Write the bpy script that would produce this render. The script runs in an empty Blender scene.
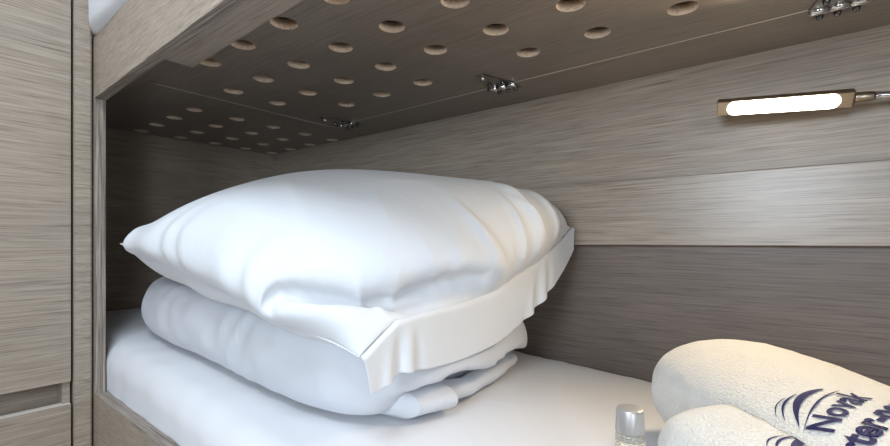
import bpy, bmesh, math, random
import numpy as np
from mathutils import Vector, noise as mnoise

# ------------------------------------------------------------------ frame
# Local plan: X runs along the berth away from the camera, Y across the berth
# towards the hull side, Z up from eye level.  World x = -X, world z = Z + H.
H = 0.72
scene = bpy.context.scene
col = scene.collection
def W(X, Y, Z): return (-X, Y, Z + H)

# camera
cam = bpy.data.cameras.new('camera')
cam.sensor_width = 36.0
cam.lens = 36.0 * 450.0 / 890.0
cam.shift_y = 18.0 / 890.0
cam.clip_start = 0.01
camo = bpy.data.objects.new('camera', cam); col.objects.link(camo)
camo.location = (0, 0, H)
camo.rotation_euler = (math.pi / 2, 0, math.radians(37.85))
scene.camera = camo

# world: very dim, the cabin is closed
world = bpy.data.worlds.new('world'); scene.world = world; world.use_nodes = True
world.node_tree.nodes['Background'].inputs[0].default_value = (0.8, 0.88, 1, 1)
world.node_tree.nodes['Background'].inputs[1].default_value = 0.3

def area(name, loc, target, sx, sy, power, color, spread=math.pi):
    l = bpy.data.lights.new(name, 'AREA'); l.shape = 'RECTANGLE'
    l.size = sx; l.size_y = sy; l.energy = power; l.color = color; l.spread = spread
    o = bpy.data.objects.new(name, l); col.objects.link(o)
    a = Vector(W(*loc)); b = Vector(W(*target))
    o.location = a
    o.rotation_euler = (b - a).to_track_quat('-Z', 'Y').to_euler()
    return o
# daylight through the port window in the cabin side behind the photographer
area('window_daylight', (0.06, -0.86, 0.24), (0.06, 0.5, 0.20), 0.42, 0.26, 5.0, (0.75, 0.87, 1.0))
# hatch in the cabin ceiling over the aisle
area('hatch_daylight', (0.10, -0.34, 1.16), (0.10, -0.32, 0.0), 0.5, 0.5, 9.6, (0.77, 0.88, 1.0))
# added low side light, placed so the jamb shades the foot end wall
area('added_side_light', (-0.755, -0.62, 0.08), (1.0, 0.30, 0.02), 0.26, 0.70, 3.0, (0.80, 0.90, 1.0))

vs = scene.view_settings
vs.view_transform = 'Standard'; vs.look = 'None'; vs.gamma = 1.0
vs.use_curve_mapping = False
vs.exposure = 0.90
scene.cycles.use_denoising = True

# ------------------------------------------------------------------ materials
def new_mat(name):
    m = bpy.data.materials.new(name); m.use_nodes = True
    nt = m.node_tree
    return m, nt, nt.nodes['Principled BSDF']

def wood(name, axis, dark, light, rough=0.38, coat=0.0, coat_rough=0.12, across=400.0, bump=0.12, contrast=1.0):
    m, nt, b = new_mat(name)
    N, L = nt.nodes, nt.links
    tc = N.new('ShaderNodeTexCoord')
    def streak(s_along, s_across, detail, rough_):
        mp = N.new('ShaderNodeMapping')
        sc = [s_across] * 3; sc[axis] = s_along
        mp.inputs['Scale'].default_value = sc
        L.new(tc.outputs['Object'], mp.inputs['Vector'])
        n = N.new('ShaderNodeTexNoise'); n.inputs['Scale'].default_value = 1.0
        n.inputs['Detail'].default_value = detail; n.inputs['Roughness'].default_value = rough_
        L.new(mp.outputs['Vector'], n.inputs['Vector'])
        return n
    fine = streak(6.5, across, 4.0, 0.7)
    hair = streak(13.0, across * 2.2, 2.0, 0.5)
    wide = streak(1.6, 22.0, 2.0, 0.5)
    r1 = N.new('ShaderNodeValToRGB')
    r1.color_ramp.elements[0].position = 0.5 - 0.17 / contrast
    r1.color_ramp.elements[1].position = 0.5 + 0.17 / contrast
    r1.color_ramp.elements[0].color = (*dark, 1); r1.color_ramp.elements[1].color = (*light, 1)
    L.new(fine.outputs['Fac'], r1.inputs['Fac'])
    # dark open pores
    r2 = N.new('ShaderNodeValToRGB')
    r2.color_ramp.elements[0].position = 0.30; r2.color_ramp.elements[1].position = 0.46
    r2.color_ramp.elements[0].color = (0.54, 0.52, 0.50, 1); r2.color_ramp.elements[1].color = (1, 1, 1, 1)
    L.new(hair.outputs['Fac'], r2.inputs['Fac'])
    mx = N.new('ShaderNodeMix'); mx.data_type = 'RGBA'; mx.blend_type = 'MULTIPLY'
    mx.inputs['Factor'].default_value = 1.0
    L.new(r1.outputs['Color'], mx.inputs[6]); L.new(r2.outputs['Color'], mx.inputs[7])
    r3 = N.new('ShaderNodeValToRGB')
    r3.color_ramp.elements[0].position = 0.3; r3.color_ramp.elements[1].position = 0.7
    r3.color_ramp.elements[0].color = (0.93, 0.93, 0.935, 1); r3.color_ramp.elements[1].color = (1.03, 1.02, 1.0, 1)
    L.new(wide.outputs['Fac'], r3.inputs['Fac'])
    mx2 = N.new('ShaderNodeMix'); mx2.data_type = 'RGBA'; mx2.blend_type = 'MULTIPLY'
    mx2.inputs['Factor'].default_value = 1.0
    L.new(mx.outputs[2], mx2.inputs[6]); L.new(r3.outputs['Color'], mx2.inputs[7])
    L.new(mx2.outputs[2], b.inputs['Base Color'])
    bp = N.new('ShaderNodeBump'); bp.inputs['Strength'].default_value = bump
    bp.inputs['Distance'].default_value = 0.0004
    L.new(fine.outputs['Fac'], bp.inputs['Height']); L.new(bp.outputs['Normal'], b.inputs['Normal'])
    b.inputs['Roughness'].default_value = rough
    b.inputs['Coat Weight'].default_value = coat
    b.inputs['Coat Roughness'].default_value = coat_rough
    return m

DK, LT = (0.290, 0.238, 0.188), (0.455, 0.386, 0.316)
M_wood_x = wood('taupe_oak_long_grain', 0, DK, LT)
M_wood_y = wood('taupe_oak_cross_grain', 1, DK, LT)
M_wood_z = wood('taupe_oak_upright_grain', 2, DK, LT)
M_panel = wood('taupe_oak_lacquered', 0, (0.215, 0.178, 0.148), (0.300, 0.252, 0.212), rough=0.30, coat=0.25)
M_rail = wood('taupe_oak_glossy', 0, DK, LT, rough=0.36, coat=0.5, coat_rough=0.30)
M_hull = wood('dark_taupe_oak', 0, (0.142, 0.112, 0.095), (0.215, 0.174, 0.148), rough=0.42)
M_ply = wood('plywood_edge', 0, (0.17, 0.135, 0.11), (0.44, 0.385, 0.33), across=420.0, contrast=1.6, rough=0.5)
M_ply_z = wood('plywood_edge_upright', 2, (0.17, 0.135, 0.11), (0.44, 0.385, 0.33), across=420.0, contrast=1.6, rough=0.5)
M_raw = wood('raw_birch_cut_edge', 0, (0.84, 0.66, 0.51), (0.94, 0.79, 0.64), across=300, rough=0.6, contrast=0.8)

def plain(name, color, rough=0.5, metal=0.0, **kw):
    m, nt, b = new_mat(name)
    b.inputs['Base Color'].default_value = (*color, 1)
    b.inputs['Roughness'].default_value = rough; b.inputs['Metallic'].default_value = metal
    for k, v in kw.items(): b.inputs[k.replace('_', ' ')].default_value = v
    # faint procedural unevenness so nothing is perfectly flat
    tc = nt.nodes.new('ShaderNodeTexCoord'); n = nt.nodes.new('ShaderNodeTexNoise')
    n.inputs['Scale'].default_value = 40
    nt.links.new(tc.outputs['Object'], n.inputs['Vector'])
    mr = nt.nodes.new('ShaderNodeMapRange')
    mr.inputs['To Min'].default_value = max(0, rough - 0.04); mr.inputs['To Max'].default_value = min(1, rough + 0.04)
    nt.links.new(n.outputs['Fac'], mr.inputs['Value']); nt.links.new(mr.outputs['Result'], b.inputs['Roughness'])
    return m

def cloth(name, color, weave=1400, bump=0.15, rough=0.85, crease=0.0, sheen=0.15, depth=0.0006):
    m, nt, b = new_mat(name); N, L = nt.nodes, nt.links
    b.inputs['Base Color'].default_value = (*color, 1)
    b.inputs['Roughness'].default_value = rough
    b.inputs['Sheen Weight'].default_value = sheen
    b.inputs['Specular IOR Level'].default_value = 0.2
    tc = N.new('ShaderNodeTexCoord')
    n = N.new('ShaderNodeTexNoise'); n.inputs['Scale'].default_value = weave; n.inputs['Detail'].default_value = 1
    L.new(tc.outputs['Object'], n.inputs['Vector'])
    bp = N.new('ShaderNodeBump'); bp.inputs['Strength'].default_value = bump; bp.inputs['Distance'].default_value = depth
    L.new(n.outputs['Fac'], bp.inputs['Height'])
    out = bp
    if crease:
        n2 = N.new('ShaderNodeTexNoise'); n2.inputs['Scale'].default_value = 9; n2.inputs['Detail'].default_value = 4
        n2.inputs['Distortion'].default_value = 0.9; n2.inputs['Roughness'].default_value = 0.45
        L.new(tc.outputs['Object'], n2.inputs['Vector'])
        b2 = N.new('ShaderNodeBump'); b2.inputs['Strength'].default_value = crease; b2.inputs['Distance'].default_value = 0.012
        L.new(n2.outputs['Fac'], b2.inputs['Height']); L.new(bp.outputs['Normal'], b2.inputs['Normal'])
        out = b2
    L.new(out.outputs['Normal'], b.inputs['Normal'])
    return m
M_pillow = cloth('white_cotton_pillowcase', (0.695, 0.715, 0.745), crease=0.22)
M_duvet = cloth('white_cotton_duvet', (0.635, 0.66, 0.71), crease=0.30)
M_sheet = cloth('white_cotton_sheet', (0.69, 0.695, 0.72), crease=0.10)
M_terry = cloth('cream_terry', (0.72, 0.70, 0.655), weave=420, bump=1.0, sheen=0.5, depth=0.0022)
M_thread = cloth('navy_embroidery', (0.018, 0.022, 0.16), weave=1500, bump=0.5, rough=0.6)
M_chrome = plain('chrome', (0.78, 0.78, 0.80), 0.10, 1.0)
M_dark_chrome = plain('dark_hinge_metal', (0.16, 0.16, 0.165), 0.22, 1.0)
M_leaf = plain('satin_hinge_leaf', (0.30, 0.275, 0.25), 0.30, 1.0)
M_bronze = plain('brushed_bronze', (0.42, 0.35, 0.27), 0.32, 1.0)
M_cap = plain('silver_plastic_cap', (0.47, 0.45, 0.43), 0.36, 0.55)
M_white = plain('white_ceiling_vinyl', (0.80, 0.81, 0.82), 0.6)
M_floor = wood('teak_floor', 0, (0.14, 0.09, 0.05), (0.26, 0.17, 0.10))
M_tan = plain('pale_edge_band', (0.72, 0.66, 0.58), 0.4)
M_black = plain('shadow_gap_black', (0.012, 0.011, 0.010), 0.7)
M_mat_under = plain('dark_mattress_underside', (0.045, 0.036, 0.030), 0.9)
def emit(name, color, s):
    m, nt, b = new_mat(name)
    b.inputs['Base Color'].default_value = (*color, 1)
    b.inputs['Emission Color'].default_value = (*color, 1); b.inputs['Emission Strength'].default_value = s
    return m
M_led = emit('warm_led_lens', (1.0, 0.86, 0.62), 8.0)
M_daylight = emit('daylight_port_glass', (0.82, 0.91, 1.0), 2.0)

# ------------------------------------------------------------------ helpers
def link(name, bm, mats, parent=None, smooth=False, kind=None, recalc=True):
    if recalc: bmesh.ops.recalc_face_normals(bm, faces=bm.faces)
    me = bpy.data.meshes.new(name); bm.to_mesh(me); bm.free()
    for m in (mats if isinstance(mats, (list, tuple)) else [mats]): me.materials.append(m)
    if smooth:
        for p in me.polygons: p.use_smooth = True
    o = bpy.data.objects.new(name, me); col.objects.link(o)
    if parent: o.parent = parent
    if kind: o['kind'] = kind
    return o

def empty(name, label=None, cat=None, group=None, kind=None):
    o = bpy.data.objects.new(name, None); col.objects.link(o); o.empty_display_size = 0.05
    tag(o, label, cat, group, kind); return o
def tag(o, label=None, cat=None, group=None, kind=None):
    if label: o['label'] = label
    if cat: o['category'] = cat
    if group: o['group'] = group
    if kind: o['kind'] = kind
    return o

def hexa(bm, pts, mi=0):
    """eight corners: bottom four then top four"""
    v = [bm.verts.new(W(*p)) for p in pts]
    fs = []
    for f in ((0,1,2,3),(7,6,5,4),(0,4,5,1),(1,5,6,2),(2,6,7,3),(3,7,4,0)):
        fc = bm.faces.new([v[i] for i in f]); fc.material_index = mi; fs.append(fc)
    return v, fs
def box(bm, x0, x1, y0, y1, z0, z1, mi=0):
    return hexa(bm, [(x0,y0,z0),(x1,y0,z0),(x1,y1,z0),(x0,y1,z0),(x0,y0,z1),(x1,y0,z1),(x1,y1,z1),(x0,y1,z1)], mi)
def bevel_all(bm, w, seg=2):
    bmesh.ops.bevel(bm, geom=list(bm.edges), offset=w, segments=seg, profile=0.6, affect='EDGES', clamp_overlap=True)
def boxobj(name, x0, x1, y0, y1, z0, z1, mat, parent=None, bev=0.0, kind=None):
    bm = bmesh.new(); box(bm, x0, x1, y0, y1, z0, z1)
    if bev: bmesh.ops.recalc_face_normals(bm, faces=bm.faces); bevel_all(bm, bev)
    return link(name, bm, mat, parent, kind=kind)

def tube(bm, path, rad, n=12, mi=0, cap=True):
    """path: list of local (X,Y,Z); rad: float or list"""
    P = [Vector(W(*p)) for p in path]
    rads = rad if isinstance(rad, (list, tuple)) else [rad] * len(P)
    rings = []
    up = Vector((0, 0, 1))
    for i, p in enumerate(P):
        t = (P[min(i + 1, len(P) - 1)] - P[max(i - 1, 0)])
        if t.length < 1e-9: t = Vector((1, 0, 0))
        t.normalize()
        a = up.cross(t)
        if a.length < 1e-3: a = Vector((1, 0, 0)).cross(t)
        a.normalize(); b = t.cross(a)
        rings.append([bm.verts.new(p + rads[i] * (math.cos(k * 2 * math.pi / n) * a + math.sin(k * 2 * math.pi / n) * b)) for k in range(n)])
    for i in range(len(rings) - 1):
        for k in range(n):
            f = bm.faces.new((rings[i][k], rings[i][(k + 1) % n], rings[i + 1][(k + 1) % n], rings[i + 1][k])); f.material_index = mi; f.smooth = True
    if cap:
        for r in (rings[0], rings[-1]):
            f = bm.faces.new(r); f.material_index = mi
    return rings

def lathe(bm, c, prof, n=32, mi=0):
    """prof: list of (r, z) with z upward from local point c"""
    rings = []
    for r, z in prof:
        rings.append([bm.verts.new(W(c[0] + r * math.cos(k * 2 * math.pi / n), c[1] + r * math.sin(k * 2 * math.pi / n), c[2] + z)) for k in range(n)])
    for i in range(len(rings) - 1):
        for k in range(n):
            f = bm.faces.new((rings[i][k], rings[i][(k + 1) % n], rings[i + 1][(k + 1) % n], rings[i + 1][k])); f.material_index = mi; f.smooth = True
    for r in (rings[0], rings[-1]):
        f = bm.faces.new(r); f.material_index = mi
    return rings

def nz(x, y, z, s=1.0, seed=0.0):
    return mnoise.noise(Vector((x * s + seed, y * s - seed * 0.7, z * s + seed * 1.3)))

# ------------------------------------------------------------------ the setting
XE = 1.44          # foot end wall
XH = -0.78         # head end wall
YB = 0.873         # hull side panel
ZC = 0.30          # underside of upper bunk
def yf(X): return 0.246 + 0.035 * (X - 0.5)      # outer face of the bunk front

boxobj('floor', XH - 0.1, XE + 0.1, -0.98, 1.0, -0.76, -0.72, M_floor, kind='structure')
boxobj('ceiling', XH - 0.1, XE + 0.1, -0.98, 1.0, 1.20, 1.24, M_white, kind='structure')
boxobj('wall_end', XE, XE + 0.03, -0.98, 1.0, -0.72, 1.20, M_wood_y, kind='structure')
boxobj('wall_head', XH - 0.03, XH, -0.98, 1.0, -0.72, 1.20, M_wood_y, kind='structure')
dr = empty('added_door_1', kind='structure')  # unseen door, added to carry the side light from the head end
bm = bmesh.new()
for y0, y1, z0, z1 in ((-0.90, -0.80, -0.715, 0.95), (-0.44, -0.34, -0.715, 0.95), (-0.80, -0.44, -0.715, -0.30), (-0.80, -0.44, 0.46, 0.95)):
    box(bm, XH + 0.0005, XH + 0.02, y0, y1, z0, z1)
link('door_leaf', bm, M_wood_z, dr)
boxobj('pane', XH + 0.004, XH + 0.008, -0.80, -0.44, -0.30, 0.46, M_daylight, dr)  # glowing pane, added together with the unseen door
# opposite side of the cabin with its port window
bm = bmesh.new()
wx0, wx1, wz0, wz1 = -0.17, 0.29, 0.07, 0.37
box(bm, XH, wx0, -0.98, -0.92, -0.72, 1.20); box(bm, wx1, XE, -0.98, -0.92, -0.72, 1.20)
box(bm, wx0, wx1, -0.98, -0.92, -0.72, wz0); box(bm, wx0, wx1, -0.98, -0.92, wz1, 1.20)
link('wall_front', bm, M_wood_x, kind='structure')
win = empty('window_1', kind='structure')
boxobj('pane', wx0, wx1, -0.955, -0.95, wz0, wz1, M_daylight, win)
bm = bmesh.new()
box(bm, wx0 - .02, wx0 + .015, -0.925, -0.905, wz0 - .02, wz1 + .02); box(bm, wx1 - .015, wx1 + .02, -0.925, -0.905, wz0 - .02, wz1 + .02)
box(bm, wx0, wx1, -0.925, -0.905, wz0 - .02, wz0 + .015); box(bm, wx0, wx1, -0.925, -0.905, wz1 - .015, wz1 + .02)
link('window_frame', bm, M_chrome, win)

wb = empty('wall_back', kind='structure')
boxobj('upper_panel', XH, XE, YB, YB + 0.06, 0.1135, 1.20, M_wood_x, wb)
boxobj('rail_panel', XH, XE, YB - 0.010, YB + 0.055, -0.0075, 0.1120, M_rail, wb, bev=0.0012)
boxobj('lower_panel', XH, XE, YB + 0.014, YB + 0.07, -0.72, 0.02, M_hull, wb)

# ------------------------------------------------------------------ wardrobe at the foot of the aisle
wd = empty('wardrobe', 'tall taupe oak wardrobe with a finger-grip drawer beside the bunk', 'wardrobe')
XW = 1.046
boxobj('body', XW + 0.052, XE - 0.002, -0.70, 0.258, -0.719, 1.199, M_wood_y, wd)
boxobj('door', XW, XW + 0.019, -0.45, 0.2305, -0.2567, 1.195, M_wood_y, wd, bev=0.001)
boxobj('drawer_front', XW, XW + 0.019, -0.45, 0.2305, -0.70, -0.298, M_wood_y, wd, bev=0.001)
boxobj('drawer_edge', XW + 0.0006, XW + 0.0186, -0.449, 0.2300, -0.2979, -0.2972, M_tan, wd)
bm = bmesh.new()
box(bm, XW + 0.045, XW + 0.052, -0.70, 0.2345, -0.719, 1.199)
link('grip_channel', bm, M_wood_y, wd)
boxobj('grip_end_block', XW + 0.008, XW + 0.045, 0.2195, 0.2305, -0.312, -0.240, M_wood_y, wd)
bm = bmesh.new()          # rounded corner post between the door and the bunk
prof = [(XW + 0.052, 0.2345), (XW + 0.004, 0.2345), (XW + 0.001, 0.2355)]
prof += [(XW + 0.005 - 0.005 * math.cos(a), 0.2578 + 0.005 * math.sin(a)) for a in [i * math.pi / 16 for i in range(9)]]
prof += [(XW + 0.052, 0.2628)]
lo = [bm.verts.new(W(x, y, -0.719)) for x, y in prof]; hi = [bm.verts.new(W(x, y, 1.199)) for x, y in prof]
for i in range(len(prof)):
    j = (i + 1) % len(prof); bm.faces.new((lo[i], lo[j], hi[j], hi[i]))
bm.faces.new(lo); bm.faces.new(hi)
link('corner_post', bm, M_wood_y, wd)

# ------------------------------------------------------------------ lower bunk
def slab(bm, X0, X1, z0, z1, off0=0.0, off1=0.018, mi=0):
    return hexa(bm, [(X0, yf(X0)+off0, z0), (X1, yf(X1)+off0, z0), (X1, yf(X1)+off1, z0), (X0, yf(X0)+off1, z0),
              (X0, yf(X0)+off0, z1), (X1, yf(X1)+off0, z1), (X1, yf(X1)+off1, z1), (X0, yf(X0)+off1, z1)], mi)
ZR = -0.2885; ZF = 0.27
lb = empty('lower_bunk', 'built-in lower bunk with a low taupe oak front board under the white mattress', 'bunk')
bm = bmesh.new(); slab(bm, XH + .002, XW - 0.001, -0.719, ZR); link('front_board', bm, M_wood_x, lb)
bm = bmesh.new(); slab(bm, XH + .002, XW - 0.001, ZR, ZR + 0.001, 0.0003, 0.0177); link('board_edge', bm, M_ply, lb)
bm = bmesh.new(); slab(bm, XW + 0.001, XE - 0.002, -0.719, 0.386); link('jamb_panel', bm, M_wood_x, lb)
bm = bmesh.new(); slab(bm, XW, XW + 0.001, ZR, ZF, 0.0003, 0.0177); link('jamb_edge', bm, M_ply_z, lb)
boxobj('bed_base', XH + .002, XE - .002, 0.30, YB + 0.012, -0.41, -0.392, M_wood_x, lb)

# ------------------------------------------------------------------ upper bunk (its underside is the perforated ceiling)
ub = empty('upper_bunk', 'upper bunk with a deep fascia and a perforated taupe oak base panel', 'bunk')
bm = bmesh.new(); slab(bm, XH + .002, XW - 0.001, ZF + 0.001, 0.387); link('fascia_board', bm, M_wood_x, ub)
bm = bmesh.new(); slab(bm, XH + .002, XW - 0.001, ZF, ZF + 0.001, 0.0003, 0.0177); link('fascia_edge', bm, M_ply, ub)
bm = bmesh.new(); slab(bm, XH + .002, 0.742, ZF + 0.001, ZC - 0.0005, 0.0181, 0.058); link('support_batten', bm, M_wood_x, ub)

PT = 0.015
def perforated(name, x0, x1, y0, y1, xs, ys, skip, r=0.0183, parent=None):
    bm = bmesh.new(); s = 0.029; n = 32
    gx = sorted(set([x0, x1] + [round(v, 5) for x in xs for v in (x - s, x + s)]))
    gy = sorted(set([y0, y1] + [round(v, 5) for y in ys for v in (y - s, y + s)]))
    gx = [min(max(g, x0), x1) for g in gx]; gy = [min(max(g, y0), y1) for g in gy]
    gx = sorted(set(gx)); gy = sorted(set(gy))
    cache = {}
    def V(x, y, z):
        k = (round(x, 5), round(y, 5), round(z, 5))
        if k not in cache: cache[k] = bm.verts.new(W(x, y, z))
        return cache[k]
    for i in range(len(gx) - 1):
        for j in range(len(gy) - 1):
            a, b, c, d = gx[i], gx[i + 1], gy[j], gy[j + 1]
            hole = None
            for x in xs:
                for y in ys:
                    if a < x < b and c < y < d and (x, y) not in skip: hole = (x, y)
            if hole is None:
                for z in (ZC, ZC + PT): bm.faces.new((V(a, c, z), V(b, c, z), V(b, d, z), V(a, d, z)))
            else:
                hx, hy = hole
                ang = [math.pi / 4 + k * 2 * math.pi / n for k in range(n)]
                def sq(t):
                    cx, sy = math.cos(t), math.sin(t); m = max(abs(cx), abs(sy))
                    cx /= m; sy /= m
                    return (hx + cx * ((b - hx) if cx > 0 else (hx - a)), hy + sy * ((d - hy) if sy > 0 else (hy - c)))
                for z in (ZC, ZC + PT):
                    for k in range(n):
                        p, q = sq(ang[k]), sq(ang[(k + 1) % n])
                        t0, t1 = ang[k], ang[(k + 1) % n]
                        bm.faces.new((V(*p, z), V(*q, z), V(hx + r * math.cos(t1), hy + r * math.sin(t1), z), V(hx + r * math.cos(t0), hy + r * math.sin(t0), z)))
                for k in range(n):
                    t0, t1 = ang[k], ang[(k + 1) % n]
                    p = (hx + r * math.cos(t0), hy + r * math.sin(t0)); q = (hx + r * math.cos(t1), hy + r * math.sin(t1))
                    f = bm.faces.new((V(*p, ZC), V(*q, ZC), V(*q, ZC + PT), V(*p, ZC + PT))); f.material_index = 1; f.smooth = True
    for (p, q) in (((x0, y0), (x1, y0)), ((x1, y0), (x1, y1)), ((x1, y1), (x0, y1)), ((x0, y1), (x0, y0))):
        bm.faces.new((V(*p, ZC), V(*q, ZC), V(*q, ZC + PT), V(*p, ZC + PT)))
    return link(name, bm, [M_panel, M_raw], parent)
YS = 0.752; XS = 0.963
xs = [round(0.4455 + 0.1105 * k, 4) for k in range(-10, 5)]
ys = [0.354, 0.452, 0.549, 0.647]
skip = {(xs[10 + k], 0.647) for k in (0, 4, -4, -8)} | {(xs[14], 0.354)}
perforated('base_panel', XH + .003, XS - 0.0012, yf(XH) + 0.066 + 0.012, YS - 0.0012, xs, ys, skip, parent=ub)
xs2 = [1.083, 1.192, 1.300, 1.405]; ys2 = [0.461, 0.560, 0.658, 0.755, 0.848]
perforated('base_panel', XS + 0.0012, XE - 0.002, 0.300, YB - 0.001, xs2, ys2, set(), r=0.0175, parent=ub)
boxobj('fixed_base_strip', XH + .003, XS - 0.0012, YS + 0.0012, YB - 0.001, ZC, ZC + PT, M_panel, ub)
boxobj('seam_trim', XH + .003, XS - 0.0012, YS - 0.0010, YS + 0.0010, ZC - 0.0003, ZC + 0.010, M_tan, ub)  # pale edge banding; its tone also paints in light caught along the seam
boxobj('seam_trim', XS - 0.0010, XS + 0.0010, 0.34, YS, ZC - 0.0003, ZC + 0.010, M_tan, ub)  # same band on the cross seam, caught light put into its pale colour

def hinge(hx):
    """chrome hinge across the long seam: barrel, two leaves, dome screws"""
    hs = -1
    bm = bmesh.new()
    # fixed leaf
    pts = [(hx - 0.028, YS + 0.004), (hx + 0.028, YS + 0.004), (hx + 0.026, YS + 0.030), (hx - 0.026, YS + 0.030)]
    hexa(bm, [(x, y, ZC - 0.0018) for x, y in pts] + [(x, y, ZC - 0.0001) for x, y in pts])
    # tapering strap leaf
    pts = [(hx - 0.028, YS - 0.004), (hx + 0.028, YS - 0.004), (hx + 0.012, YS - 0.072), (hx - 0.004, YS - 0.072)]
    hexa(bm, [(x, y, ZC - 0.0018) for x, y in pts] + [(x, y, ZC - 0.0001) for x, y in pts])
    root = link('hinge', bm, M_leaf, ub)
    root['label'] = 'small dark chrome strap hinge'
    for a, b in ((-0.030, -0.0105), (-0.0095, 0.0095), (0.0105, 0.030)):
        bm = bmesh.new(); tube(bm, [(hx + a, YS, ZC - 0.0034), (hx + b, YS, ZC - 0.0034)], 0.0056, 16)
        link('knuckle', bm, M_chrome, root)
    for sx, sy in ((-0.018, 0.021), (0.0, 0.022), (0.018, 0.021), (-0.013, -0.020), (0.013, -0.024), (0.004, -0.062)):
        bm = bmesh.new()
        prof = [(0.0043, -0.0018), (0.0043, -0.0040), (0.0036, -0.0064), (0.0022, -0.0078), (0.0007, -0.0083)]
        lathe(bm, (hx + sx, YS + sy, ZC), prof, 14)
        link('screw', bm, M_chrome if sy < -0.05 else M_dark_chrome, root)
for hx in (0.4455, 0.905, -0.044, -0.49): hinge(hx)

# ------------------------------------------------------------------ mattress
def mattress_top(X): return -0.262 + 0.059 * X
def grid_obj(name, rows, mat, parent=None, closed_u=True, cap=False, subd=0):
    bm = bmesh.new()
    R = [[bm.verts.new(W(*p)) for p in r] for r in rows]
    for i in range(len(R) - 1):
        n = len(R[i])
        for k in range(n if closed_u else n - 1):
            bm.faces.new((R[i][k], R[i][(k + 1) % n], R[i + 1][(k + 1) % n], R[i + 1][k]))
    if cap: bm.faces.new(R[0]); bm.faces.new(R[-1])
    o = link(name, bm, mat, parent, smooth=True)
    if subd:
        md = o.modifiers.new('subdivision', 'SUBSURF'); md.levels = subd; md.render_levels = subd
    return o

def rounded_slab_rows(X0, X1, y0f, y1f, zbf, ztf, r, nx=130, endr=0.04):
    rows = []
    for i in range(nx + 1):
        t = i / nx; X = X0 + (X1 - X0) * t
        e = 0.0
        d = min(X - X0, X1 - X)
        ins = 0.0 if d > endr else endr - math.sqrt(max(0, endr ** 2 - (endr - d) ** 2))
        y0, y1, zb, zt = y0f(X) + ins * .4, y1f(X) - ins * .4, zbf(X), ztf(X) - ins
        row = []
        def arc(cy, cz, a0, a1, n=8):
            for k in range(n + 1):
                a = a0 + (a1 - a0) * k / n
                row.append((X, cy + r * math.cos(a), cz + r * math.sin(a)))
        def line(p, q, n):
            for k in range(1, n): row.append((X, p[0] + (q[0] - p[0]) * k / n, p[1] + (q[1] - p[1]) * k / n))
        r2 = 0.012
        row.append((X, y0 + 0.006, zb)); line((y0 + .001, zb), (y0, zt - r), 5)
        arc(y0 + r, zt - r, math.pi, math.pi / 2)
        line((y0 + r, zt), (y1 - r, zt), 26)
        arc(y1 - r, zt - r, math.pi / 2, 0)
        line((y1, zt - r), (y1, zb), 4); row.append((X, y1 - .006, zb))
        rows.append(row)
    return rows
rows = rounded_slab_rows(XH + 0.012, XE - 0.006, lambda X: yf(X) + 0.0185, lambda X: YB + 0.011, lambda X: -0.372, mattress_top, 0.042)
for i, row in enumerate(rows):
    for k, (X, Y, Z) in enumerate(row):
        w = max(0, min(1, (Z + 0.36) / 0.06))
        d = 0.0026 * nz(X, Y, Z, 7, 3.1) + 0.0016 * nz(X * 2.2, Y * 0.6, Z, 16, 8.0)
        front = max(0, 1 - (Y - yf(X) - 0.018) / 0.07)
        d += front * 0.0022 * math.sin(X * 55 + 6 * nz(X, 0, 0, 5, 1.0))
        yy = Y + (0.5 * d * w if Y > 0.35 else max(0, d) * w)
        row[k] = (X, yy, Z + d * w)
mat_o = grid_obj('mattress', rows, M_sheet, cap=True)
tag(mat_o, 'lower bunk mattress under a smooth white fitted sheet', 'mattress')

# upper mattress, its edge showing above the fascia
rows = rounded_slab_rows(XH + 0.012, XW - 0.003, lambda X: yf(X) + 0.004 - 0.020 * max(0, 1 - abs(X - 1.0) / 0.35), lambda X: YB - 0.003,
                         lambda X: 0.389, lambda X: 0.52 + 0.012 * math.sin(X * 9), 0.05, nx=80, endr=0.012)
um = grid_obj('upper_mattress', rows, M_sheet, cap=True)
tag(um, 'white bedding on the upper bunk bulging above the fascia board', 'mattress')
boxobj('mattress_underlay', XH + .004, XE - .004, 0.301, YB - 0.002, ZC + PT + 0.0015, 0.386, M_mat_under, um)

# ------------------------------------------------------------------ cloth relaxation (position based) for the pillow
def colour_edges(E, nv):
    used = [0] * nv; cols = []
    for a, b in E:
        m = used[a] | used[b]; c = 0
        while (m >> c) & 1: c += 1
        used[a] |= 1 << c; used[b] |= 1 << c; cols.append(c)
    cols = np.array(cols)
    return [np.nonzero(cols == c)[0] for c in range(cols.max() + 1)]

# duvet footprint shared with the pillow's rest surface
DCX, DCY, DA, DB = 0.770, 0.572, 0.398, 0.236
DH = 0.118
def duvet_base(X): return mattress_top(X)
def duvet_top(X, Y):
    u = abs((X - DCX) / DA); v = abs((Y - DCY) / DB)
    q = (u ** 4.5 + v ** 4.5) ** (1 / 4.5)
    if q >= 1: return duvet_base(X)
    d = min(1.0, math.hypot(X - DCX, Y - DCY) * (1 / max(q, 1e-6) - 1) / 0.055)
    return duvet_base(X) + DH * (0.5 + 0.5 * math.sqrt(max(0, 1 - ((1 - d) ** 1.25) ** 2)))
def duvet_top_np(X, Y):
    u = np.abs((X - DCX) / DA); v = np.abs((Y - DCY) / DB)
    q = np.maximum((u ** 4.5 + v ** 4.5) ** (1 / 4.5), 1e-6)
    base = -0.262 + 0.059 * X
    d = np.clip(np.hypot(X - DCX, Y - DCY) * (1 / q - 1) / 0.055, 0, 1)
    return np.where(q >= 1, base, base + 0.010 + DH * (0.5 + 0.5 * np.sqrt(np.clip(1 - ((1 - d) ** 1.25) ** 2, 0, 1))))

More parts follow.
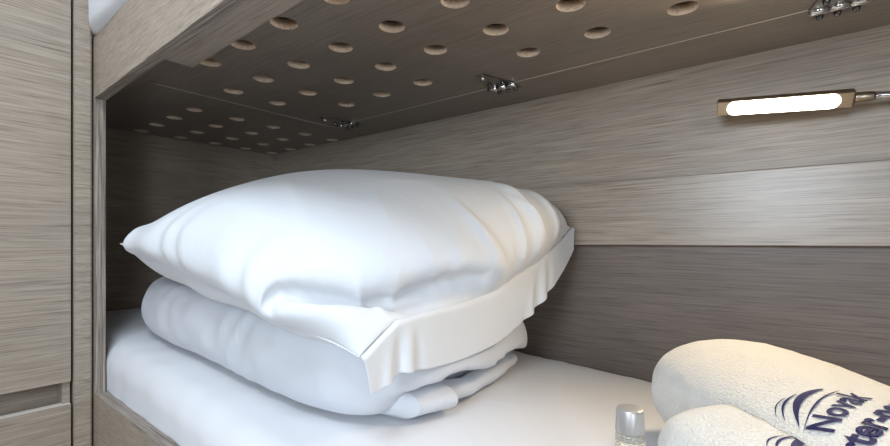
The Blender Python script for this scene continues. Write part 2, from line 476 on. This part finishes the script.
TRACE = False
def make_pillow():
    rng = np.random.default_rng(7)
    nu, nv = 84, 66
    A = np.array([1.030, 0.302, -0.008]); B = np.array([0.374, 0.330, -0.128])
    C = np.array([0.345, 0.850, 0.031]); D = np.array([1.040, 0.835, 0.02])
    bc_t = [0.0, 0.10, 0.50, 0.72, 0.83, 1.0]; bc_z = [-0.128, -0.097, -0.072, -0.043, -0.016, 0.031]
    idx_top = np.zeros((nu + 1, nv + 1), int); idx_bot = np.zeros((nu + 1, nv + 1), int)
    pos = []; edge_i = []
    def seam(s, t):
        p = (1-s)*(1-t)*A + s*(1-t)*B + s*t*C + (1-s)*t*D
        lin = -0.128 * (1 - t) + 0.031 * t
        p = p + np.array([0, 0, (np.interp(t, bc_t, bc_z) - lin) * s ** 3])
        return p
    def g(x, p, q): return max(0.0, 1 - abs(2 * x - 1) ** p) ** q
    for i in range(nu + 1):
        for j in range(nv + 1):
            s_, t_ = i / nu, j / nv
            # denser sampling towards the edges
            s_ = s_ + 0.03 * math.sin(2 * math.pi * s_) * -1; t_ = t_ + 0.03 * math.sin(2 * math.pi * t_) * -1
            p = seam(s_, t_)
            edge = i in (0, nu) or j in (0, nv)
            gs = g(s_, 3.2 if s_ < .5 else 6.0, 0.60 if s_ < .5 else 0.80) * g(t_, 2.6 if t_ < .5 else 3.6, 0.57 if t_ < .5 else 0.75)
            up = PILLOW_UP * gs * (1 + 0.24 * max(0.0, s_ - 0.45) ** 1.0 * (0.4 + t_)); dn = PILLOW_DN * gs
            if edge: edge_i.append(len(pos))
            idx_top[i, j] = len(pos); pos.append(p + [0, 0, up])
            if edge: idx_bot[i, j] = idx_top[i, j]
            else: idx_bot[i, j] = len(pos); pos.append(p - [0, 0, dn])
    nf = 9; fw = 0.080
    idx_f = np.zeros((nf + 1, nv + 1), int); idx_f[0] = idx_top[nu]
    for k in range(1, nf + 1):
        for j in range(nv + 1):
            t_ = j / nv
            p = pos[idx_top[nu, j]] + np.array([-0.016 - 0.010 * math.sin(t_ * 8 + 1), 0.004 - 0.012 * t_, -fw * (0.45 + 0.55 * math.sin(math.pi * t_) ** 0.8)]) * k / nf
            idx_f[k, j] = len(pos); pos.append(p)
    pos = np.array(pos); n = len(pos); R = pos.copy()
    E = set(); Ebend = set()
    def grid_edges(I):
        a, b = I.shape
        for i in range(a):
            for j in range(b):
                for di, dj in ((1, 0), (0, 1), (1, 1), (1, -1)):
                    x, y = i + di, j + dj
                    if 0 <= x < a and 0 <= y < b: E.add((min(I[i, j], I[x, y]), max(I[i, j], I[x, y])))
                for di, dj in ((2, 0), (0, 2)):
                    x, y = i + di, j + dj
                    if x < a and y < b: Ebend.add((min(I[i, j], I[x, y]), max(I[i, j], I[x, y])))
    grid_edges(idx_top); grid_edges(idx_bot); grid_edges(idx_f)
    Eb = sorted(Ebend - E); E = sorted(E)
    def quads(I, flip):
        out = []
        for i in range(I.shape[0] - 1):
            for j in range(I.shape[1] - 1):
                q = (I[i, j], I[i + 1, j], I[i + 1, j + 1], I[i, j + 1])
                out.append(q if flip else q[::-1])
        return out
    qt = quads(idx_top, False); qb = quads(idx_bot, True); qf = quads(idx_f, False)
    Q = np.array(qt + qb)
    T = np.vstack([Q[:, [0, 1, 2]], Q[:, [0, 2, 3]]])
    EE = np.array(E + Eb)
    rl = np.linalg.norm(R[EE[:, 0]] - R[EE[:, 1]], axis=1)
    # cotton is cut a little larger than the filling, most of all at the open hem side
    mx = (R[EE[:, 0], 0] + R[EE[:, 1], 0]) / 2
    my = (R[EE[:, 0], 1] + R[EE[:, 1], 1]) / 2
    fl = (EE >= idx_f[1, 0]).any(axis=1)
    rl = rl * np.where(fl, 1.004, SLACK + 0.05 * np.clip((0.56 - mx) / 0.16, 0, 1) ** 1.2 * np.clip((my - 0.42) / 0.12, 0, 1))
    seam_e = (np.isin(EE, np.array(edge_i)).all(axis=1)); rl[seam_e] = np.linalg.norm(R[EE[seam_e, 0]] - R[EE[seam_e, 1]], axis=1)
    stiff = np.concatenate([np.ones(len(E)), np.full(len(Eb), 0.07)])
    groups = colour_edges([tuple(e) for e in EE], n)
    w = np.ones(n); w[np.array(edge_i)] = 0.0
    fixed = np.array(edge_i); fix_t = R[fixed].copy()
    wob = 0.0035 * np.sin(fix_t[:, 0] * 31 + fix_t[:, 1] * 23)
    inner = np.ones(len(fixed))
    fix_t[:, 2] += wob
    pos = pos + rng.normal(0, 0.0015, pos.shape); pos[fixed] = fix_t
    vel = np.zeros_like(pos); dt = 1 / 60
    def volume(P_):
        P = P_[T]; cr = np.cross(P[:, 1] - P[:, 0], P[:, 2] - P[:, 0])
        return (P[:, 0] * cr).sum() / 6.0, cr
    Vt = volume(R)[0] * 1.01
    for st in range(110):
        vol, cr = volume(pos)
        nrm = np.zeros_like(pos)
        for k in range(3):
            for ax in range(3): nrm[:, ax] += np.bincount(T[:, k], cr[:, ax], n)
        press = np.clip((Vt - vol) / Vt * 1.5e6, -2e5, 5e5)
        acc = np.zeros_like(pos); acc[:, 2] = -1.6
        acc += nrm * press / 6.0
        an = np.linalg.norm(acc, axis=1, keepdims=True); acc *= np.minimum(1, 60 / np.maximum(an, 1e-9))
        vel = vel * 0.93 + acc * dt
        vel *= w[:, None]
        new = pos + vel * dt
        for it in range(10):
            for gi in groups:
                a = EE[gi, 0]; b = EE[gi, 1]
                dv = new[b] - new[a]; L = np.linalg.norm(dv, axis=1) + 1e-9
                c = (L - rl[gi]) / L
                k = np.where(c > 0, stiff[gi], stiff[gi] * 0.6)
                ws = w[a] + w[b]; ws[ws == 0] = 1
                corr = dv * (c * k / ws)[:, None]
                new[a] += corr * w[a][:, None]; new[b] -= corr * w[b][:, None]
        h = duvet_top_np(new[:, 0], new[:, 1]) + 0.004
        low = (new[:, 2] < h) & (w > 0)
        new[low, 2] = h[low]
        new[:, 1] = np.minimum(new[:, 1], 0.856)
        new[fixed] = fix_t
        vel = (new - pos) / dt
        sp = np.linalg.norm(vel, axis=1, keepdims=True); vel *= np.minimum(1, 1.5 / np.maximum(sp, 1e-9))
        pos = new
        if TRACE and st % 40 == 0: print(st, vol, press, pos[:, 2].max())
    # refine the relaxed cloth to twice the resolution
    def mid(G):
        P0 = np.concatenate([G[:1] * 2 - G[1:2], G, G[-1:] * 2 - G[-2:-1]])
        m = (-P0[:-3] + 9 * P0[1:-2] + 9 * P0[2:-1] - P0[3:]) / 16
        out = np.empty((2 * len(G) - 1,) + G.shape[1:]); out[::2] = G; out[1::2] = m
        return out
    def refine(G): return np.swapaxes(mid(np.swapaxes(mid(G), 0, 1)), 0, 1)
    GT, GB, GF = refine(pos[idx_top]), refine(pos[idx_bot]), refine(pos[idx_f])
    nu, nv, nf = 2 * nu, 2 * nv, 2 * nf
    GB[0], GB[-1], GB[:, 0], GB[:, -1] = GT[0], GT[-1], GT[:, 0], GT[:, -1]; GF[0] = GT[-1]
    np_ = []; idx_top = np.zeros((nu + 1, nv + 1), int); idx_bot = idx_top.copy(); w = []
    for i in range(nu + 1):
        for j in range(nv + 1):
            e_ = i in (0, nu) or j in (0, nv)
            idx_top[i, j] = len(np_); np_.append(GT[i, j]); w.append(0 if e_ else 1)
            if e_: idx_bot[i, j] = idx_top[i, j]
            else: idx_bot[i, j] = len(np_); np_.append(GB[i, j]); w.append(1)
    idx_f = np.zeros((nf + 1, nv + 1), int); idx_f[0] = idx_top[nu]
    for k in range(1, nf + 1):
        for j in range(nv + 1): idx_f[k, j] = len(np_); np_.append(GF[k, j]); w.append(1)
    pos = np.array(np_); n = len(pos); w = np.array(w, float)
    qt = quads(idx_top, False); qb = quads(idx_bot, True); qf = quads(idx_f, False)
    Q = np.array(qt + qb); T = np.vstack([Q[:, [0, 1, 2]], Q[:, [0, 2, 3]]])
    # pulled creases of the loose cotton beside the open hem, and soft ones over the top
    P = pos[T]; cr = np.cross(P[:, 1] - P[:, 0], P[:, 2] - P[:, 0]); nrm = np.zeros_like(pos)
    for k in range(3):
        for ax in range(3): nrm[:, ax] += np.bincount(T[:, k], cr[:, ax], n)
    nrm /= np.maximum(np.linalg.norm(nrm, axis=1, keepdims=True), 1e-9)
    off = np.zeros(n)
    for I, top in ((idx_top, True), (idx_bot, False)):
        for i in range(1, nu):
            for j in range(1, nv):
                s_, t_ = i / nu, j / nv
                # creases run from the hem seam inwards, fanning to the far corner
                win = min(1, max(0, (s_ - 0.80) / 0.10)) * min(1, (1 - s_) / 0.02) * min(1, t_ / 0.15) * min(1, (1 - t_) / 0.10)
                o_ = 0.0
                for q_ in range(14):
                    # each pulled crease leaves the hem at c0 and leans towards the far corner
                    c0 = 0.10 + 0.064 * q_ + 0.022 * math.sin(q_ * 2.7)
                    lean = 1.1 * (0.60 - c0) + 0.55 * math.sin(q_ * 1.9)
                    ln = 0.035 + 0.055 * (0.5 + 0.5 * math.sin(q_ * 4.1))
                    dd = (t_ - c0 - lean * (1 - s_)) / (0.0125 + 0.005 * math.sin(q_ * 3.3))
                    o_ += (0.0055 + 0.0032 * math.sin(q_ * 5.7)) * math.exp(-dd * dd) * min(1, max(0, (ln + 0.05 - (1 - s_)) / 0.05))
                o_ *= win
                if top:
                    w2 = min(1, min(s_, 1 - s_, t_, 1 - t_) / 0.12)
                    ph = s_ * 9 + t_ * 4 + 4.5 * nz(s_, t_, 0, 2.6, 6)
                    o_ += 0.0042 * w2 * ((1 - abs(math.sin(ph))) ** 2 - 0.3) * (nz(s_, t_, 0, 3.5, 1) + 0.35)
                    # gathers leaving the front seam
                    wf = math.exp(-(t_ / 0.10) ** 2) * min(1, t_ / 0.03) * min(1, s_ / 0.15) * min(1, (1 - s_) / 0.2)
                    o_ += 0.0035 * wf * math.sin(s_ * 60 + 5 * nz(s_, t_, 0, 6, 2))
                off[I[i, j]] = o_
    pos = pos + nrm * off[:, None]
    h = duvet_top_np(pos[:, 0], pos[:, 1]) + 0.0065
    low = (pos[:, 2] < h) & (w > 0); low[idx_f[1, 0]:] = False
    pos[low, 2] = h[low]
    pos[idx_f[1, 0]:, 0] -= 0.005
    return pos, qt, qb, qf, idx_top, idx_f
PILLOW_UP, PILLOW_DN, SLACK = 0.176, 0.075, 1.014
ppos, qt, qb, qf, itop, iflange = make_pillow()

pil = empty('pillow', 'plump white pillow lying on the folded duvet', 'pillow')
def sub_mesh(name, quads, parent, mat, solid=0.0, subd=1):
    used = sorted({i for q in quads for i in q}); mp = {u: k for k, u in enumerate(used)}
    me = bpy.data.meshes.new(name)
    me.from_pydata([W(*ppos[u]) for u in used], [], [[mp[i] for i in q][::-1] for q in quads])
    me.materials.append(mat)
    for p in me.polygons: p.use_smooth = True
    o = bpy.data.objects.new(name, me); col.objects.link(o); o.parent = parent
    if solid:
        m = o.modifiers.new('thickness', 'SOLIDIFY'); m.thickness = solid; m.offset = 0
    if subd:
        m = o.modifiers.new('subdivision', 'SUBSURF'); m.levels = subd; m.render_levels = subd
    return o
sub_mesh('pillowcase', qt + qb, pil, M_pillow)
sub_mesh('hem_flange', qf, pil, M_pillow, solid=0.0016)
bm = bmesh.new()
nuu, nvv = itop.shape[0] - 1, itop.shape[1] - 1
path = [tuple(ppos[itop[i, 0]]) for i in range(nuu + 1)]
tube(bm, path, 0.0011, 6)
link('seam_piping', bm, M_pillow, pil)

# ------------------------------------------------------------------ folded duvet
def make_duvet():
    rows = []
    NT, NP = 220, 46
    for p in range(NP + 1):
        ph = p / NP
        row = []
        for k in range(NT):
            th = 2 * math.pi * k / NT
            c, s = math.cos(th), math.sin(th)
            q = (abs(c) ** 4.5 + abs(s) ** 4.5) ** (1 / 4.5)
            ex, ey = c / q * DA, s / q * DB
            if ph < 0.62:                       # side wall, bottom to top
                t = ph / 0.62
                a = -math.pi / 2 + math.pi * t
                inset = 0.055 * (1 - abs(math.cos(a)) ** 0.8)
                zf = 0.5 + 0.5 * math.sin(a)
            else:
                t = (ph - 0.62) / 0.38
                inset = 0.055 + t * 0.9
                zf = 1.0
            r = math.hypot(ex, ey)
            if ph < 0.62: f = max(0.0, 1 - inset / r)
            else: f = max(0.0, (1 - 0.055 / r) * (1 - t))
            X, Y = DCX + ex * f, DCY + ey * f
            zt = min(duvet_top(X, Y), duvet_top(DCX, DCY) ) if ph >= 0.62 else None
            base = duvet_base(X) + 0.006
            Z = base + (DH - 0.004) * zf
            # near end: stacked layers of the fold
            near = max(0.0, -c) ** 3
            frontfade = min(1.0, max(0.0, (Y - (DCY - DB) - 0.05) / 0.06))
            if ph < 0.62:
                wav = 0.05 * math.sin(Y * 41) + 0.05 * nz(X, Y, 0, 14, 2)
                u = max(0.0, min(1.0, (0.44 + wav - zf) / 0.07)); u = u * u * (3 - 2 * u)
                X += near * frontfade * 0.040 * u
                X -= near * frontfade * 0.010 * (1 - u)
            # creases
            cr = 0.0045 * nz(X * 0.8, Y * 0.8, Z, 13, 5.0) + 0.0035 * nz(X * 3.2, Y * 0.7, Z * 1.0, 14, 9.0)
            cr += 0.0038 * math.sin(X * 120 + 9 * nz(X, Y, Z, 6, 4)) * max(0, -s) * (1 if ph < 0.62 else 0) * max(0, nz(X, 0, 0, 5, 2) + .3)
            wgt = math.sin(min(1, ph / 0.62) * math.pi) if ph < 0.62 else 0.3
            nx_, ny_ = c, s
            row.append((X + nx_ * cr * wgt * 1.3, Y + ny_ * cr * wgt * 1.3, Z + (cr * 0.6 * zf)))
        rows.append(row)
    return rows
dv = empty('duvet', 'white duvet folded into a thick pad on the lower mattress', 'duvet')
grid_obj('folded_body', make_duvet(), M_duvet, dv)
def fold_pad(name, pts, a, b, seed):
    """a soft folded layer: flattened ellipse swept along pts (X, Y, Z centre)"""
    rows = []
    n = len(pts); N = 70
    for i in range(N + 1):
        f = i / N * (n - 1); k = min(int(f), n - 2); f -= k; f = f * f * (3 - 2 * f)
        c = [pts[k][m] * (1 - f) + pts[k + 1][m] * f for m in range(3)]
        u = i / N; e = min(1.0, min(u, 1 - u) / 0.05); e = max(0.40, (1 - (1 - e) ** 2) ** 0.5)
        row = []
        for q in range(28):
            t = 2 * math.pi * q / 28
            dx, dz = math.copysign(abs(math.cos(t)) ** 0.8, math.cos(t)) * a * e, math.sin(t) * b * e
            w_ = 0.0022 * nz(c[0] + dx, c[1], c[2] + dz, 30, seed)
            row.append((c[0] + dx + w_, c[1] + w_, c[2] + dz + w_))
        rows.append(row)
    return grid_obj(name, rows, M_duvet, dv, cap=True)
mt = mattress_top(0.38)
fold_pad('inner_fold', [(0.480, 0.405, mt + 0.031), (0.424, 0.435, mt + 0.0245), (0.412, 0.503, mt + 0.0215)], 0.046, 0.0190, 2.0)
fold_pad('inner_fold', [(0.405, 0.488, mt + 0.023), (0.398, 0.56, mt + 0.019), (0.405, 0.65, mt + 0.019), (0.425, 0.742, mt + 0.021)], 0.020, 0.0125, 5.0)

# ------------------------------------------------------------------ rolled bath towels with embroidery
def sec_poly(a, b, e=2.4, n=72):
    pts = []
    for k in range(n):
        t = math.pi / 2 + 2 * math.pi * k / n          # starts at crest, goes to the left flank
        c, s = math.cos(t), math.sin(t)
        pts.append((-math.copysign(abs(c) ** (2 / e), c) * a, math.copysign(abs(s) ** (2 / e), s) * b))
    return pts                                             # (left, up)
class Towel:
    def __init__(s, far, near_dir, a, b, length, capl, base, seed):
        s.far = Vector((far[0], far[1])); d = Vector(near_dir).normalized(); s.d = d
        s.left = Vector((-d.y, d.x))
        if s.left.dot(Vector((0.79, -0.614))) < 0: s.left = -s.left
        s.a, s.b, s.len, s.capl, s.base, s.seed = a, b, length, capl, base, seed
    def scale(s, t):
        u = min(1.0, max(0.0, min(t, s.len - t) / s.capl))
        return (1 - (1 - u) ** 2.3) ** (1 / 2.3)
    def sec(s, l, h, t):
        k = s.scale(t)
        p = s.far + s.d * t + s.left * (l * (0.45 + 0.55 * k) if k > 0 else 0)
        hh = h * k
        z = mattress_top(p.x) + 0.003 + s.b * 0.985 + hh
        return (p.x, p.y, z)
    other = None
    def push(s, X, Y, Z):
        """soft contact: stay outside the neighbouring roll"""
        o = s.other
        if o is None: return X, Y, Z
        v = Vector((X, Y)) - o.far; t = v.dot(o.d); l = v.dot(o.left)
        k = o.scale(t)
        if k <= 0.02: return X, Y, Z
        h = (Z - mattress_top(X) - 0.003 - o.b * 0.985) / (o.b * k)
        if abs(h) >= 1.2: return X, Y, Z
        h = min(abs(h), 0.92)
        lb = o.a * (0.45 + 0.55 * k) * (1 - abs(h) ** 2.4) ** (1 / 2.4) + 0.010
        if l < lb: X += o.left.x * (lb - l); Y += o.left.y * (lb - l)
        return X, Y, Z
    def build(s, name):
        rows = []
        N = 70
        poly = sec_poly(s.a, s.b)
        for i in range(N + 1):
            u = i / N; t = s.len * (0.5 - 0.5 * math.cos(math.pi * u))
            t = min(max(t, s.len * 0.0005), s.len * 0.9995)
            row = []
            for l, h in poly:
                X, Y, Z = s.sec(l, h, t)
                dn = 0.0035 * nz(X, Y, Z, 11, s.seed) + 0.0012 * nz(X, Y, Z, 60, s.seed)
                rr = math.hypot(l / s.a, h / s.b) or 1
                row.append(s.push(X + s.left.x * dn * l / s.a, Y + s.left.y * dn * l / s.a, max(mattress_top(X) + .0032, Z + dn * h / s.b)))
            rows.append(row)
        return grid_obj(name, rows, M_terry, cap=True)
    def arc_point(s, q, t, off):
        """q: arc length from the crest, positive to the right side"""
        tab = getattr(s, '_tab', None)
        if tab is None:
            poly = sec_poly(s.a, s.b, n=288); acc = [0.0]
            for k in range(1, len(poly)): acc.append(acc[-1] + math.dist(poly[k], poly[k - 1]))
            s._tab = tab = (poly, acc, acc[-1] + math.dist(poly[-1], poly[0]))
        poly, acc, tot = tab
        x = (-q) % tot
        k = min(np.searchsorted(acc, x), len(poly) - 1); k0 = max(0, k - 1)
        f = 0 if acc[k] == acc[k0] else (x - acc[k0]) / (acc[k] - acc[k0])
        l = poly[k0][0] + (poly[k][0] - poly[k0][0]) * f; h = poly[k0][1] + (poly[k][1] - poly[k0][1]) * f
        X, Y, Z = s.sec(l, h, t)
        dn = 0.0035 * nz(X, Y, Z, 11, s.seed)
        o = off + dn
        X, Y, Z = s.push(X + s.left.x * dn * l / s.a, Y + s.left.y * dn * l / s.a, Z + dn * h / s.b)
        return (X + s.left.x * off * l / s.a, Y + s.left.y * off * l / s.a, Z + off * h / s.b)

def text_mesh(body, size, bold=0.0, shear=0.0):
    cu = bpy.data.curves.new('lettering', 'FONT'); cu.body = body; cu.size = size; cu.offset = bold; cu.shear = shear
    cu.resolution_u = 3
    ob = bpy.data.objects.new('lettering', cu); col.objects.link(ob)
    dg = bpy.context.evaluated_depsgraph_get(); me = bpy.data.meshes.new_from_object(ob.evaluated_get(dg))
    bpy.data.objects.remove(ob)
    bm = bmesh.new(); bm.from_mesh(me)
    bmesh.ops.triangulate(bm, faces=bm.faces)
    for _ in range(3):
        lg = [e for e in bm.edges if e.calc_length() > size * 0.09]
        if not lg: break
        bmesh.ops.subdivide_edges(bm, edges=lg, cuts=1); bmesh.ops.triangulate(bm, faces=bm.faces)
    return bm
def swoosh(pts_top, pts_bot):
    bm = bmesh.new()
    a = [bm.verts.new((x, y, 0)) for x, y in pts_top]; b = [bm.verts.new((x, y, 0)) for x, y in pts_bot]
    for i in range(len(a) - 1): bm.faces.new((a[i], a[i + 1], b[i + 1], b[i]))
    return bm
def crescent(x0, y0, x1, y1, bulge, thick, n=18):
    """a brush-like blade from (x0,y0) to (x1,y1)"""
    top, bot = [], []
    dx, dy = x1 - x0, y1 - y0; L = math.hypot(dx, dy); nx_, ny_ = -dy / L, dx / L
    for i in range(n + 1):
        u = i / n
        b = bulge * math.sin(math.pi * u); t = thick * math.sin(math.pi * min(1, u * 0.93 + 0.02)) ** 0.8 * (0.35 + 0.65 * u)
        px, py = x0 + dx * u, y0 + dy * u
        top.append((px + nx_ * (b + t), py + ny_ * (b + t))); bot.append((px + nx_ * b, py + ny_ * b))
    return swoosh(top, bot)
def embroider(tw, towel_obj, q0, t0, rot=0.0, k=1.0):
    """lettering baseline runs around the roll; its up direction points to the far end"""
    ca, sa = math.cos(rot), math.sin(rot)
    def put(name, bm, ox, oy):
        for v in bm.verts:
            x, y = (v.co.x + ox) * k, (v.co.y + oy) * k
            q = q0 + x * ca - y * sa; t = t0 - (x * sa + y * ca)
            v.co = Vector(W(*tw.arc_point(q, t, 0.0010)))
        r = bmesh.ops.extrude_face_region(bm, geom=list(bm.faces))
        o = link(name, bm, M_thread, towel_obj)
        return o
    bm = text_mesh('Novak', 0.034, 0.0009); put('lettering', bm, 0, 0)
    bm = text_mesh('charter-novak', 0.037, 0.0012, 0.12); put('lettering', bm, -0.075, -0.032)
    bm = crescent(0.004, 0.030, 0.082, 0.036, 0.008, 0.012); put('emblem_hull', bm, 0, 0)
    bm = crescent(-0.004, 0.024, 0.088, 0.025, 0.003, 0.0035); put('emblem_wave', bm, 0, 0)
    bm = crescent(0.010, 0.046, 0.058, 0.052, 0.006, 0.004); put('emblem_line', bm, 0, 0)
    bm = crescent(0.014, 0.056, 0.048, 0.059, 0.005, 0.0022); put('emblem_line', bm, 0, 0)
bz = mattress_top(0.0) + 0.001
tA = Towel((0.085, 0.705), (-0.61, -0.79), 0.105, 0.0668, 0.44, 0.06, bz, 1.7)
oA = tA.build('bath_towel'); tag(oA, 'larger cream rolled towel with navy embroidery, against the hull panel', 'towel', 'rolled towels on the mattress')
embroider(tA, oA, -0.080, 0.277, 0.5, 0.78)
tB = Towel((0.057, 0.530), (-0.61, -0.79), 0.080, 0.0540, 0.26, 0.05, bz, 6.2)
tB.other = tA
oB = tB.build('hand_towel'); tag(oB, 'smaller cream rolled towel in front of the larger one, beside the bottle', 'towel', 'rolled towels on the mattress')
embroider(tB, oB, -0.030, 0.168, 0.5, 0.80)

# ------------------------------------------------------------------ small toiletry bottle
bx_, by_ = 0.106, 0.382
bb = mattress_top(bx_) + 0.0025
bt = empty('toiletry_bottle', 'small clear toiletry bottle with a silver cap in front of the towels', 'bottle')
hb = -0.136 - bb
M_glass = plain('clear_plastic', (0.93, 0.90, 0.82), 0.12, 0.0, Transmission_Weight=0.75, IOR=1.45)
bm = bmesh.new()
lathe(bm, (bx_, by_, bb), [(0.0095, 0), (0.0110, 0.0015), (0.0113, 0.004), (0.0113, hb - 0.022), (0.0108, hb - 0.0195), (0.0098, hb - 0.0185)], 32)
link('bottle_body', bm, M_glass, bt)
m, nt, b_ = new_mat('speckled_cream_label')
n_ = nt.nodes.new('ShaderNodeTexNoise'); n_.inputs['Scale'].default_value = 700; n_.inputs['Detail'].default_value = 2
tc_ = nt.nodes.new('ShaderNodeTexCoord'); nt.links.new(tc_.outputs['Object'], n_.inputs['Vector'])
rp = nt.nodes.new('ShaderNodeValToRGB'); rp.color_ramp.elements[0].position = .42; rp.color_ramp.elements[1].position = .56
rp.color_ramp.elements[0].color = (0.36, 0.30, 0.20, 1); rp.color_ramp.elements[1].color = (0.78, 0.72, 0.58, 1)
nt.links.new(n_.outputs['Fac'], rp.inputs['Fac']); nt.links.new(rp.outputs['Color'], b_.inputs['Base Color'])
bm = bmesh.new()
lathe(bm, (bx_, by_, bb), [(0.01145, 0.012), (0.01148, 0.0125), (0.01148, hb - 0.0255), (0.01145, hb - 0.025)], 32)
link('label_band', bm, m, bt)
bm = bmesh.new()
lathe(bm, (bx_, by_, bb), [(0.0112, hb - 0.0190), (0.0113, hb - 0.0180), (0.0106, hb - 0.0015), (0.0101, hb - 0.0003), (0.0092, hb), (0.0030, hb - 0.0004), (0.0008, hb - 0.0003)], 32)
link('cap', bm, M_cap, bt)

# ------------------------------------------------------------------ reading lamp on its flexible neck
lamp = empty('reading_lamp', 'lit bronze LED reading light on a gooseneck over the berth', 'lamp')
p0 = Vector((0.0938, 0.800, 0.204)); p1 = Vector((-0.063, 0.820, 0.1937))
ax = (p1 - p0).normalized()
down = Vector((0.0, -0.84, -0.54)); down = (down - ax * down.dot(ax)).normalized(); side = ax.cross(down)
def lp(t, d, s): 
    p = p0 + ax * t + down * d + side * s
    return (p.x, p.y, p.z)
Lh = (p1 - p0).length
bm = bmesh.new()
rh = 0.0125
rings = []
for t, k in ((0, .90), (0.0015, 1.0), (Lh - 0.0015, 1.0), (Lh, .90)):
    ring = []
    for i in range(28):
        a = 2 * math.pi * i / 28
        d = max(-rh, min(0.0075, rh * math.cos(a))) * k; s = rh * math.sin(a) * k
        ring.append(bm.verts.new(W(*lp(t, d, s))))
    rings.append(ring)
for i in range(3):
    for j in range(28): bm.faces.new((rings[i][j], rings[i][(j + 1) % 28], rings[i + 1][(j + 1) % 28], rings[i + 1][j]))
bm.faces.new(rings[0]); bm.faces.new(rings[-1])
link('lamp_head', bm, M_bronze, lamp)
# rounded LED lens, slightly proud of the flat underside
bm = bmesh.new()
t0, t1, hw = 0.013, Lh - 0.014, 0.0100
out = []
for i in range(13):
    a = math.pi / 2 + math.pi * i / 12; out.append((t0 + hw + hw * math.cos(a), hw * math.sin(a)))
for i in range(13):
    a = -math.pi / 2 + math.pi * i / 12; out.append((t1 - hw + hw * math.cos(a), hw * math.sin(a)))
lo = [bm.verts.new(W(*lp(t, 0.0068, s))) for t, s in out]; hi = [bm.verts.new(W(*lp(t, 0.0088, s))) for t, s in out]
cen = sum(t for t, s in out) / len(out)
hi2 = [bm.verts.new(W(*lp(cen + (t - cen) * .985, 0.0096, s * .82))) for t, s in out]
for j in range(len(out)):
    k = (j + 1) % len(out)
    bm.faces.new((lo[j], lo[k], hi[k], hi[j])); bm.faces.new((hi[j], hi[k], hi2[k], hi2[j]))
bm.faces.new(hi2); bm.faces.new(lo)
link('led_lens', bm, M_led, lamp)
bm = bmesh.new()
a0 = p1; a1 = Vector((-0.084, 0.824, 0.1932))
tube(bm, [tuple(a0), tuple(a0 + (a1 - a0) * .05), tuple(a0 + (a1 - a0) * .9), tuple(a1)], [0.0068, 0.0072, 0.0066, 0.0058], 20)
link('neck_collar', bm, M_bronze, lamp)
# ribbed gooseneck
pts = []
ctrl = [a1, Vector((-0.10, 0.829, 0.193)), Vector((-0.16, 0.838, 0.190)), Vector((-0.235, 0.828, 0.185)), Vector((-0.29, 0.832, 0.176)), Vector((-0.305, 0.862, 0.17))]
def cat(P, t):
    n = len(P) - 1; i = min(int(t * n), n - 1); f = t * n - i
    a, b, c, d = P[max(i - 1, 0)], P[i], P[i + 1], P[min(i + 2, n)]
    return 0.5 * ((2 * b) + (c - a) * f + (2 * a - 5 * b + 4 * c - d) * f * f + (3 * b - a - 3 * c + d) * f ** 3)
NG = 260
path = [tuple(cat(ctrl, i / NG)) for i in range(NG + 1)]
bm = bmesh.new(); tube(bm, path, [0.0048 + 0.0007 * math.sin(i * math.pi / 2.0) for i in range(NG + 1)], 14)
link('gooseneck', bm, M_chrome, lamp)
bm = bmesh.new()
tube(bm, [(-0.305, YB - 0.0102 + 0.009, 0.17), (-0.305, YB - 0.010, 0.17), (-0.305, YB - 0.022, 0.17), (-0.305, YB - 0.025, 0.17)], [0.024, 0.024, 0.024, 0.020], 32)
link('wall_rosette', bm, M_bronze, lamp)
# the lamp's own light
mid = p0 + ax * (Lh / 2) + down * 0.013
tgt = mid + down * 0.3
lo_ = area('led_light', tuple(mid), tuple(tgt), Lh - 0.03, 0.016, 0.95, (1.0, 0.80, 0.55), math.radians(152))
